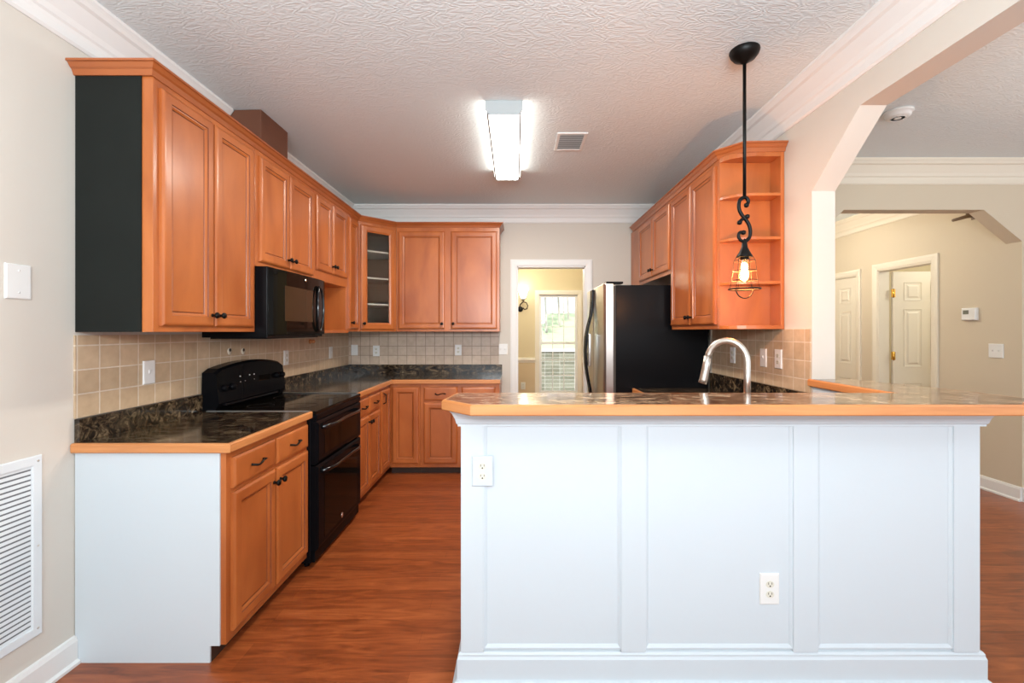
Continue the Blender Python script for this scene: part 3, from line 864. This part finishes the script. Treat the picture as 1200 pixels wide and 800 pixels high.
# ------------------------------------------------------------------ duct box
o = MB().prism([(XL+0.002, 2.48), (XL+0.002, 2.575), (XL+0.05, 2.66), (XL+0.105, 2.735), (-1.563, 2.7385), (-1.563, 2.4985), (XL+0.002, 2.4985)], 2.780, 3.104, 'xz')
bx = tag(o.make('duct_cover', M['box_wood'], bevel=0.002), 'brown stained box covering the duct on top of the left cabinets', 'duct cover')

# ------------------------------------------------------------------ microwave  (local: x->+Y, front -y -> +X)
t = thing('microwave', 'black over-the-range microwave mounted under the left wall cabinet', 'microwave', (-1.44, 2.624, 1.338), PI/2)
MW, MH, MD = 0.748, 0.415, -1.44-XL-0.01
b = MB(); b.box(0, MW, 0.0, MD, 0.0, MH); b.make('body', M['blackm'], t, 0.003)
rs = []
for x in [0, .02, .06, .15, .3, .45, .6, .69, .73, MW]:
    u = x/MW*2-1; y = -0.022-0.020*(1-abs(u)**3.0)
    if x in (0, MW): y = -0.006
    rs.append([(x, 0, 0.012), (x, y, 0.016), (x, y, MH-0.008), (x, 0, MH-0.004)])
MB().rings(rs, smooth=False).make('door', M['blackglass'], t, 0.002)
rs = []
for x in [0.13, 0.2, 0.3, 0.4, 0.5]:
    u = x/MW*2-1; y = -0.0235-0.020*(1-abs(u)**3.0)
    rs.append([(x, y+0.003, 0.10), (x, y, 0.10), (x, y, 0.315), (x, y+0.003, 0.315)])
MB().rings(rs).make('door_window', M['brown_reflect'], t)
hp = [(0.585+0.045*math.cos(a), -0.046-0.012*abs(math.cos(a))-0.002, 0.195+0.155*math.sin(a)) for a in [2*PI*k/28 for k in range(28)]]
MB().tube(hp, 0.0085, 8, True).make('handle', M['blackshine'], t)
MB().lathe([(0.011, -0.044), (0.012, -0.047), (0.006, -0.048), (0, -0.048)], (0.385, 0.0, 0.375), 'y', 16).make('emblem', M['chrome'], t)
b = MB(); b.box(0.03, MW-0.03, 0.02, MD-0.03, -0.008, -0.0005); b.make('vent_grille', M['blackm'], t)

# ------------------------------------------------------------------ range
t = thing('range', 'black freestanding double oven range between the left base cabinets', 'stove', (-1.165, 2.616, 0), PI/2)
W = 0.754; D = -1.165-XL-0.012
MB().box(0, W, 0.02, D, 0.03, 0.893).make('body', M['blackm'], t, 0.003)
b = MB()
for x in (0.04, W-0.04):
    for y in (0.06, D-0.06): b.lathe([(0.016, 0), (0.016, 0.03)], (x, y, 0), 'z', 10)
b.make('feet', M['blackm'], t)
MB().box(-0.0, W, -0.012, D-0.09, 0.893, 0.912).make('cooktop', M['blackglass'], t, 0.004)
for (x, y, r) in ((0.2, 0.17, 0.10), (0.56, 0.17, 0.085), (0.2, 0.42, 0.075), (0.56, 0.42, 0.10)):
    pts = [(x+r*math.cos(a), y+r*math.sin(a), 0.9124) for a in [2*PI*k/32 for k in range(32)]]
    MB().tube(pts, 0.0006, 4, True).make('burner_ring', M['iron'], t)


def oven_door(z0, z1, win):
    o = MB().rect_rings(0.006, W-0.006, z0, z1, [(0, 0.02), (0, -0.006), (0.01, -0.016), (0.02, -0.018)]).make('oven_door', M['black'], t)
    if win: MB().rect_rings(0.10, W-0.10, z0+0.04, z1-0.075, [(0, -0.017), (0.002, -0.0195), (0.006, -0.0195)]).make('oven_window', M['blackglass'], o)
    pts = []
    for k in range(15):
        u = k/14; x = 0.07+u*(W-0.14); y = -0.018-0.045*min(1, math.sin(PI*u)*1.9)**0.7 if 0 < u < 1 else -0.017
        pts.append((x, y, z1-0.045+0.012*math.sin(PI*u)))
    h_ = MB().tube(pts, 0.011, 10).make('handle', M['blackshine'], o)
    return o


MB().rect_rings(0.004, W-0.004, 0.855, 0.892, [(0, 0.02), (0, -0.008), (0.006, -0.013), (0.01, -0.013)]).make('front_trim', M['black'], t)
oven_door(0.60, 0.852, True); lo = oven_door(0.10, 0.592, True)
MB().lathe([(0.017, -0.0178), (0.018, -0.020), (0.008, -0.021), (0, -0.021)], (W/2, 0, 0.16), 'y', 18).make('emblem', M['chrome'], lo)
MB().box(0.01, W-0.01, 0.0, 0.03, 0.032, 0.095).make('bottom_panel', M['black'], t, 0.003)
# backguard with arched top
NB = 16; rs = []
for k in range(NB+1):
    u = k/NB; x = u*W; zt = 1.135+0.052*math.sin(PI*min(1, max(0, 0.04+u*0.92)))**0.8
    if k in (0, NB): zt -= 0.012
    rs.append([(x, D-0.075, 0.905), (x, D-0.105, 0.955), (x, D-0.085, zt-0.012), (x, D-0.07, zt), (x, D-0.005, zt), (x, D-0.0, 0.905)])
bgd = MB().rings(rs).make('backguard', M['black'], t)
MB().box(0.05, W-0.12, D-0.112, D-0.09, 0.935, 0.948).make('vent_strip', M['blackm'], t, 0.003)


def stove_knob(x, z):
    MB().lathe([(0.020, 0), (0.020, -0.010), (0.016, -0.026), (0.006, -0.028), (0, -0.028)], (x, D-0.094, z), 'y', 16).make('control_knob', M['black'], bgd)


for x, z in ((0.05, 1.04), (0.125, 1.04), (0.635, 1.06), (0.705, 1.06)): stove_knob(x, z)
for i in range(4):
    for j in range(3):
        if (i+j) % 4 == 3: continue
        MB().box(0.215+i*0.05, 0.222+i*0.05, D-0.0955, D-0.09, 1.02+j*0.035, 1.026+j*0.035).make('button_mark', M['white'], bgd)
MB().rect_rings(0.42, 0.56, 1.02, 1.08, [(0, D-0.090), (0.002, D-0.097), (0.006, D-0.097)]).make('clock_display', M['blackglass'], bgd)

# ------------------------------------------------------------------ refrigerator (local: x -> -Y, front faces -X)
FY1 = 4.600
t = thing('refrigerator', 'side-by-side refrigerator with stainless doors and black sides', 'refrigerator', (0.725, FY1, 0), -PI/2)
FW = 0.90; FD = XR-0.725-0.02; FH = 1.765
MB().box(0, FW, 0.095, FD, 0.02, FH-0.012).make('body', M['blackm'], t, 0.006)
MB().box(0.01, FW-0.01, 0.02, 0.095, 0.0, 0.07).make('toe_grille', M['blackm'], t, 0.003)
MB().box(0.004, FW-0.004, 0.078, 0.096, 0.08, FH-0.02).make('door_gasket', M['slot'], t)
for x0, x1 in ((0.0, 0.395), (0.401, FW)):
    b = MB(); rs = []
    for x, y in [(x0, 0.078), (x0, 0.018), (x0+0.010, 0.006), (x0+0.03, 0.0), ((x0+x1)/2, -0.006), (x1-0.03, 0.0), (x1-0.010, 0.006), (x1, 0.018), (x1, 0.078)]:
        rs.append((x, y))
    b.prism(rs, 0.08, FH)
    b.make('door', M['steel'], t, 0.003)
# handles: black bowed trim with silver grip
for xc in (0.365, 0.431):
    zz = [0.62, 0.70, 0.85, 0.98, 1.08, 1.2, 1.32, 1.42, 1.52, 1.62, FH-0.01]
    yy = [-0.012, -0.016, -0.035, -0.060, -0.072, -0.076, -0.070, -0.052, -0.026, -0.016, -0.012]
    rs = [[(xc-0.012, y-0.010, z), (xc+0.012, y-0.010, z), (xc+0.012, y+0.010, z), (xc-0.012, y+0.010, z)] for z, y in zip(zz, yy)]
    h_ = MB().rings(rs).make('handle', M['blackm'], t, 0.003)
    MB().box(xc-0.002, xc+0.018, -0.052, -0.030, 1.05, 1.35).make('grip_insert', M['chrome'], h_, 0.004)
MB().box(FW-0.10, FW-0.01, 0.02, 0.16, FH, FH+0.018).make('hinge_cover', M['blackm'], t, 0.004)

# ------------------------------------------------------------------ faucet
t = thing('faucet', 'tall arched satin nickel faucet standing behind the bar', 'faucet', (1.025, 2.00, 0.914))
MB().lathe([(0.032, 0), (0.032, 0.006), (0.025, 0.012), (0.021, 0.05), (0.019, 0.11), (0.016, 0.15)], (0, 0, 0), 'z', 24).make('base', M['nickel'], t)
pts = [(0, 0, 0.13), (0, 0, 0.26)]
R0 = 0.083
dx, dy = -0.80, 0.60
for k in range(0, 15):
    a = PI*k/14*0.96
    pts.append((dx*R0*(1-math.cos(a)), dy*R0*(1-math.cos(a)), 0.325+1.12*R0*math.sin(a)))
ex, ey, ez = pts[-1]
MB().tube(pts, 0.0145, 14).make('spout', M['nickel'], t)
MB().tube([(ex, ey, ez+0.01), (ex-0.006, ey+0.004, ez-0.04), (ex-0.015, ey+0.01, ez-0.10), (ex-0.020, ey+0.012, ez-0.118)], [0.0155, 0.0165, 0.0185, 0.019], 16).make('spray_head', M['nickel'], t)
MB().tube([(0.018, 0, 0.07), (0.045, 0, 0.075), (0.075, 0, 0.10)], [0.009, 0.007, 0.006], 10).make('lever', M['nickel'], t)

# ------------------------------------------------------------------ pendant lamp
PY = 2.20; PXc = (872.5-604)*PY/530
t = thing('pendant_lamp', 'black iron pendant with a scroll and wire cage round a glowing bulb', 'lamp', (PXc, PY, 0))


def pz(y): return EYE+(388-y)*PY/530
def pxr(x): return (x-872.5)*PY/530


MB().lathe([(0, H-0.0005), (0.068, H-0.0005), (0.069, H-0.006), (0.064, H-0.022), (0.050, H-0.040), (0.022, H-0.054), (0.010, H-0.066), (0, H-0.068)], (0, 0, 0), 'z', 28).make('canopy', M['iron'], t)
MB().tube([(0, 0, pz(230)), (0, 0, H-0.06)], 0.0080, 10).make('rod', M['iron'], t)


def spline(P, n=6):
    out = []
    P = [P[0]]+P+[P[-1]]
    for i in range(1, len(P)-2):
        for k in range(n):
            t_ = k/n; q = []
            for c in range(2):
                p0, p1, p2, p3 = P[i-1][c], P[i][c], P[i+1][c], P[i+2][c]
                q.append(0.5*((2*p1)+(-p0+p2)*t_+(2*p0-5*p1+4*p2-p3)*t_**2+(-p0+3*p1-3*p2+p3)*t_**3))
            out.append(tuple(q))
    out.append(tuple(P[-1]))
    return out


def scr(P): return [(pxr(720+x/4.445), 0, pz(150+y/4.445)) for x, y in spline(P)]


b = MB()
b.tube(scr([(688, 402), (697, 385), (690, 366), (672, 362), (654, 375), (648, 400), (652, 430), (668, 458), (688, 482), (703, 510), (708, 540), (703, 570), (682, 592)]), 0.0088, 8)
b.tube(scr([(682, 592), (660, 586), (648, 570), (648, 552), (658, 542), (672, 544)]), 0.0078, 8)
b.tube(scr([(652, 492), (660, 480), (676, 470), (690, 462)]), 0.0078, 8)
for x, y in ((688, 402), (672, 544), (652, 492), (692, 461)):
    b.lathe([(0, -0.012), (0.010, -0.008), (0.012, 0), (0.010, 0.008), (0, 0.012)], (pxr(720+x/4.445), 0, pz(150+y/4.445)), 'z', 10)
b.make('scroll', M['iron'], t)
MB().lathe([(0, pz(279)), (0.008, pz(281)), (0.012, pz(285)), (0.015, pz(290)), (0.024, pz(295)), (0.036, pz(300)), (0.037, pz(301.5)), (0.030, pz(301.5)), (0.016, pz(295)), (0, pz(294))], (0, 0, 0), 'z', 20).make('cap', M['iron'], t)
MB().lathe([(0, pz(301)), (0.020, pz(301)), (0.020, pz(304)), (0, pz(304))], (0, 0, 0), 'z', 16).make('socket', M['iron'], t)
b = MB()
for y, r in ((305.5, 0.047), (317, 0.052), (328.5, 0.057)):
    b.tube([(r*math.cos(2*PI*k/24), r*math.sin(2*PI*k/24), pz(y)) for k in range(24)], 0.0014, 6, True)
b.tube([(0.070*math.cos(2*PI*k/24), 0.070*math.sin(2*PI*k/24), pz(338.5)) for k in range(24)], 0.004, 8, True)
for k in range(6):
    a = 2*PI*(k+0.5)/6
    b.tube([(r*math.cos(a), r*math.sin(a), pz(y)) for r, y in ((0.034, 300), (0.047, 305.5), (0.052, 317), (0.057, 328.5), (0.066, 338.5))], 0.0012, 6)
for a in (0.3,):
    pts = [(0.052*math.cos(q)*math.cos(a), 0.055*math.cos(q)*math.sin(a), pz(338.5)-0.045*math.sin(q)) for q in [PI*k/14 for k in range(15)]]
    b.tube(pts, 0.003, 6)
b.make('wire_cage', M['wire'], t)
bu = MB().lathe([(0, pz(331)), (0.012, pz(330)), (0.019, pz(325)), (0.020, pz(320)), (0.017, pz(313)), (0.012, pz(306)), (0.010, pz(303))], (0, 0, 0), 'z', 20).make('bulb', M['glass'], t)
MB().tube([(0.004*math.cos(k*2.1), 0.004*math.sin(k*2.1), pz(309)-k*0.0021) for k in range(36)], 0.0072, 6).make('filament', M['filament'], bu)
point('pendant_glow', (PXc, PY+0.035, pz(322)), 13, (1.0, 0.36, 0.10), 0.02)

# ------------------------------------------------------------------ ceiling fixtures
t = thing('ceiling_light', 'long white fluorescent fixture glowing on the kitchen ceiling', 'light', (-0.068, 0, 0))
FX, Y0, Y1 = 0.108, 2.67, 3.84
MB().box(-FX*0.9, FX*0.9, Y0+0.006, Y1-0.006, H-0.02, H-0.0005).make('housing', M['metalwhite'], t)
rs = [[(x, y, z) for x, z in [(-FX, H-0.022), (-FX, H-0.055), (-FX+0.02, H-0.075), (FX-0.02, H-0.075), (FX, H-0.055), (FX, H-0.022)]] for y in (Y0+0.012, Y1-0.012)]
MB().rings(rs).make('diffuser', M['lens'], t)
for a, c in ((Y0, Y0+0.012), (Y1-0.012, Y1)):
    b = MB(); b.prism([(-FX-0.003, H-0.001), (-FX-0.003, H-0.057), (-FX+0.02, H-0.086), (FX-0.02, H-0.086), (FX+0.003, H-0.057), (FX+0.003, H-0.001)], a, c, 'xz')
    b.make('end_cap', M['capgrey'], t, 0.002)
for sg in (-1, 1):
    MB().box(sg*(FX-0.016), sg*(FX-0.004), Y0+0.012, Y1-0.012, H-0.080, H-0.066).make('side_rail', M['capgrey'], t, 0.001)
area('kitchen_fluorescent_light', (-0.068, (Y0+Y1)/2, H-0.080), (0, 0, 0), 0.17, 1.12, 30, (1.0, 0.93, 0.82))

t = thing('ceiling_vent', 'small square white air register on the kitchen ceiling', 'vent', (0.395, 3.255, H), 0)
b = MB(); x_, y_ = 0.105, 0.150
for r0 in [(-x_, x_, -y_, -y_+0.022), (-x_, x_, y_-0.022, y_), (-x_, -x_+0.022, -y_+0.022, y_-0.022), (x_-0.022, x_, -y_+0.022, y_-0.022)]:
    b.box(r0[0], r0[1], r0[2], r0[3], -0.008, -0.0005)
b.make('frame', M['white'], t, 0.002)
MB().box(-x_+0.02, x_-0.02, -y_+0.02, y_-0.02, -0.002, -0.0007).make('backing', M['ventgrey'], t)
b = MB()
for k in range(8):
    y = -y_+0.035+k*0.033; b.prism([(y-0.009, -0.009), (y+0.010, -0.003), (y+0.011, -0.004), (y-0.008, -0.010)], -x_+0.022, x_-0.022, 'yz')
b.make('louvres', M['metalwhite'], t)

t = thing('smoke_detector', 'round white smoke detector on the side room ceiling', 'smoke detector', (2.38, 2.815, H))
MB().lathe([(0, -0.0005), (0.078, -0.0005), (0.080, -0.008), (0.074, -0.014), (0.068, -0.014), (0.066, -0.032), (0.05, -0.040), (0, -0.042)], (0, 0, 0), 'z', 30).make('housing', M['white'], t)
MB().lathe([(0.040, -0.0412), (0.040, -0.0435), (0.036, -0.0435), (0.036, -0.0412)], (0, 0, 0), 'z', 24).make('sensor_ring', M['white'], t)

# bracket in the hall
t = thing('wall_bracket', 'small brown metal bracket arm high on the hall wall under the header', 'bracket', (XH-0.0005, 4.02, 2.40), R_)
MB().box(-0.03, 0.03, -0.012, 0, -0.03, 0.05).make('mounting_plate', M['bracketbrown'], t, 0.003)
b = MB(); b.tube([(0, -0.01, 0.0), (0.01, -0.09, -0.008), (0.02, -0.22, -0.045)], [0.016, 0.016, 0.012], 8)
b.tube([(0, -0.07, 0.0), (0, -0.075, 0.05)], 0.012, 8)
b.make('arm', M['bracketbrown'], t)

# ------------------------------------------------------------------ return air grille on left wall
t = thing('air_return_grille', 'large white louvred return air grille low on the left wall', 'vent', (XL+0.0005, 1.742, 0), L_)
GX0, GZ0, GZ1 = -0.46, 0.215, 0.902
b = MB(); rs = []
prof = [(0, 0), (0, -0.006), (0.004, -0.010), (0.034, -0.010), (0.036, -0.003), (0.036, 0)]
for i, y in prof: rs.append([(GX0+i, y, GZ0+i), (0-i, y, GZ0+i), (0-i, y, GZ1-i), (GX0+i, y, GZ1-i)])
b.rings(rs, False, False); b.make('frame', M['metalwhite'], t)
MB().box(GX0+0.03, -0.03, -0.0015, -0.0002, GZ0+0.03, GZ1-0.03).make('backing', M['greyslot'], t)
b = MB(); n = 33
for k in range(n):
    z = GZ0+0.04+k*(GZ1-GZ0-0.08)/(n-1)
    b.prism([(-0.0040, z-0.006), (-0.0030, z-0.0065), (-0.0018, z+0.006), (-0.0028, z+0.0065)], GX0+0.034, -0.034, 'yz')
b.make('louvres', M['metalwhite'], t)
for z in (GZ0+0.03, (GZ0+GZ1)/2, GZ1-0.02):
    MB().lathe([(0.004, -0.010), (0.004, -0.0115), (0, -0.012)], (-0.018, 0, z), 'y', 10).make('screw', M['nickel'], t)

# ------------------------------------------------------------------ sconce in the breakfast room
sx, _, sz = onb(613, 350, YF)
t = thing('wall_sconce', 'lit white glass sconce with curled bracket on the yellow wall', 'lamp', (sx, YF-0.0005, sz))
MB().lathe([(0.0, 0), (0.045, 0), (0.045, -0.010), (0.03, -0.016), (0, -0.016)], (-0.045, 0, -0.17), 'y', 20).make('wall_plate', M['iron'], t)
c1 = [(-0.045, -0.015, -0.17), (-0.06, -0.04, -0.15), (-0.05, -0.07, -0.10), (0.0, -0.10, -0.055), (0.05, -0.11, -0.07), (0.075, -0.11, -0.12), (0.06, -0.11, -0.17), (0.02, -0.11, -0.18), (-0.005, -0.11, -0.15)]
b = MB(); b.tube(c1, 0.009, 8); b.tube([(0.0, -0.10, -0.06), (0.0, -0.10, -0.02)], 0.009, 8); b.make('bracket', M['wire'], t)
MB().lathe([(0.0, -0.03), (0.025, -0.028), (0.030, -0.01), (0.0, -0.008)], (0, -0.10, 0), 'z', 16).make('socket_cup', M['iron'], t)
MB().lathe([(0.022, -0.01), (0.045, 0.02), (0.060, 0.06), (0.070, 0.10), (0.092, 0.14), (0.086, 0.14), (0.064, 0.10), (0.052, 0.06), (0.036, 0.02), (0.01, 0.0)], (0, -0.10, 0), 'z', 24).make('glass_shade', M['shade'], t)
point('sconce_glow', (sx, YF-0.16, sz+0.20), 1.6, (1.0, 0.86, 0.62), 0.05)

# ------------------------------------------------------------------ outside view
t = thing('retaining_wall', 'low grey block retaining wall outside the far window', 'wall', (0, 10.4, -0.25))
MB().box(-2.5, 4.5, 0, 0.3, 0, 1.15).make('blocks', M['stone'], t)
MB().box(-2.5, 4.5, -0.03, 0.33, 1.15, 1.21).make('cap_course', M['patio'], t, 0.01)
for i, (x, y, r) in enumerate(((0.70, 12.6, 0.028), (0.98, 14.6, 0.045), (1.60, 16.6, 0.05), (2.20, 18.8, 0.05))):
    t = thing('tree', ['slender pale tree trunk leftmost outside the far window', 'second pale tree trunk from the left outside the far window',
                       'third pale tree trunk from the left outside the far window', 'rightmost pale tree trunk outside the far window'][i], 'tree', (x, y, -0.25), 0, 'trees outside the far window')
    MB().tube([(0, 0, 0), (0.03, 0, 1.5), (-0.03, 0, 3.0), (0.05, 0.05, 5.0), (0.1, 0, 7.0)], [r, r*0.85, r*0.75, r*0.6, r*0.35], 10).make('trunk', M['bark'], t)
    b = MB()
    for k in range(160):
        a = random.random()*2*PI; rr = random.random()**0.5*0.75; z = 4.3+random.random()*2.6
        cx, cy = rr*math.cos(a), rr*math.sin(a); s_ = 0.16
        u = Vector((random.gauss(0, 1), random.gauss(0, 1), random.gauss(0, 1))).normalized(); v = u.cross(Vector((0.3, 0.2, 0.9))).normalized()
        c = Vector((cx, cy, z)); b.poly([c-u*s_, c-v*s_*0.6, c+u*s_, c+v*s_*0.6], [(0, 1, 2, 3)])
    b.make('foliage', M['leaf'], t)
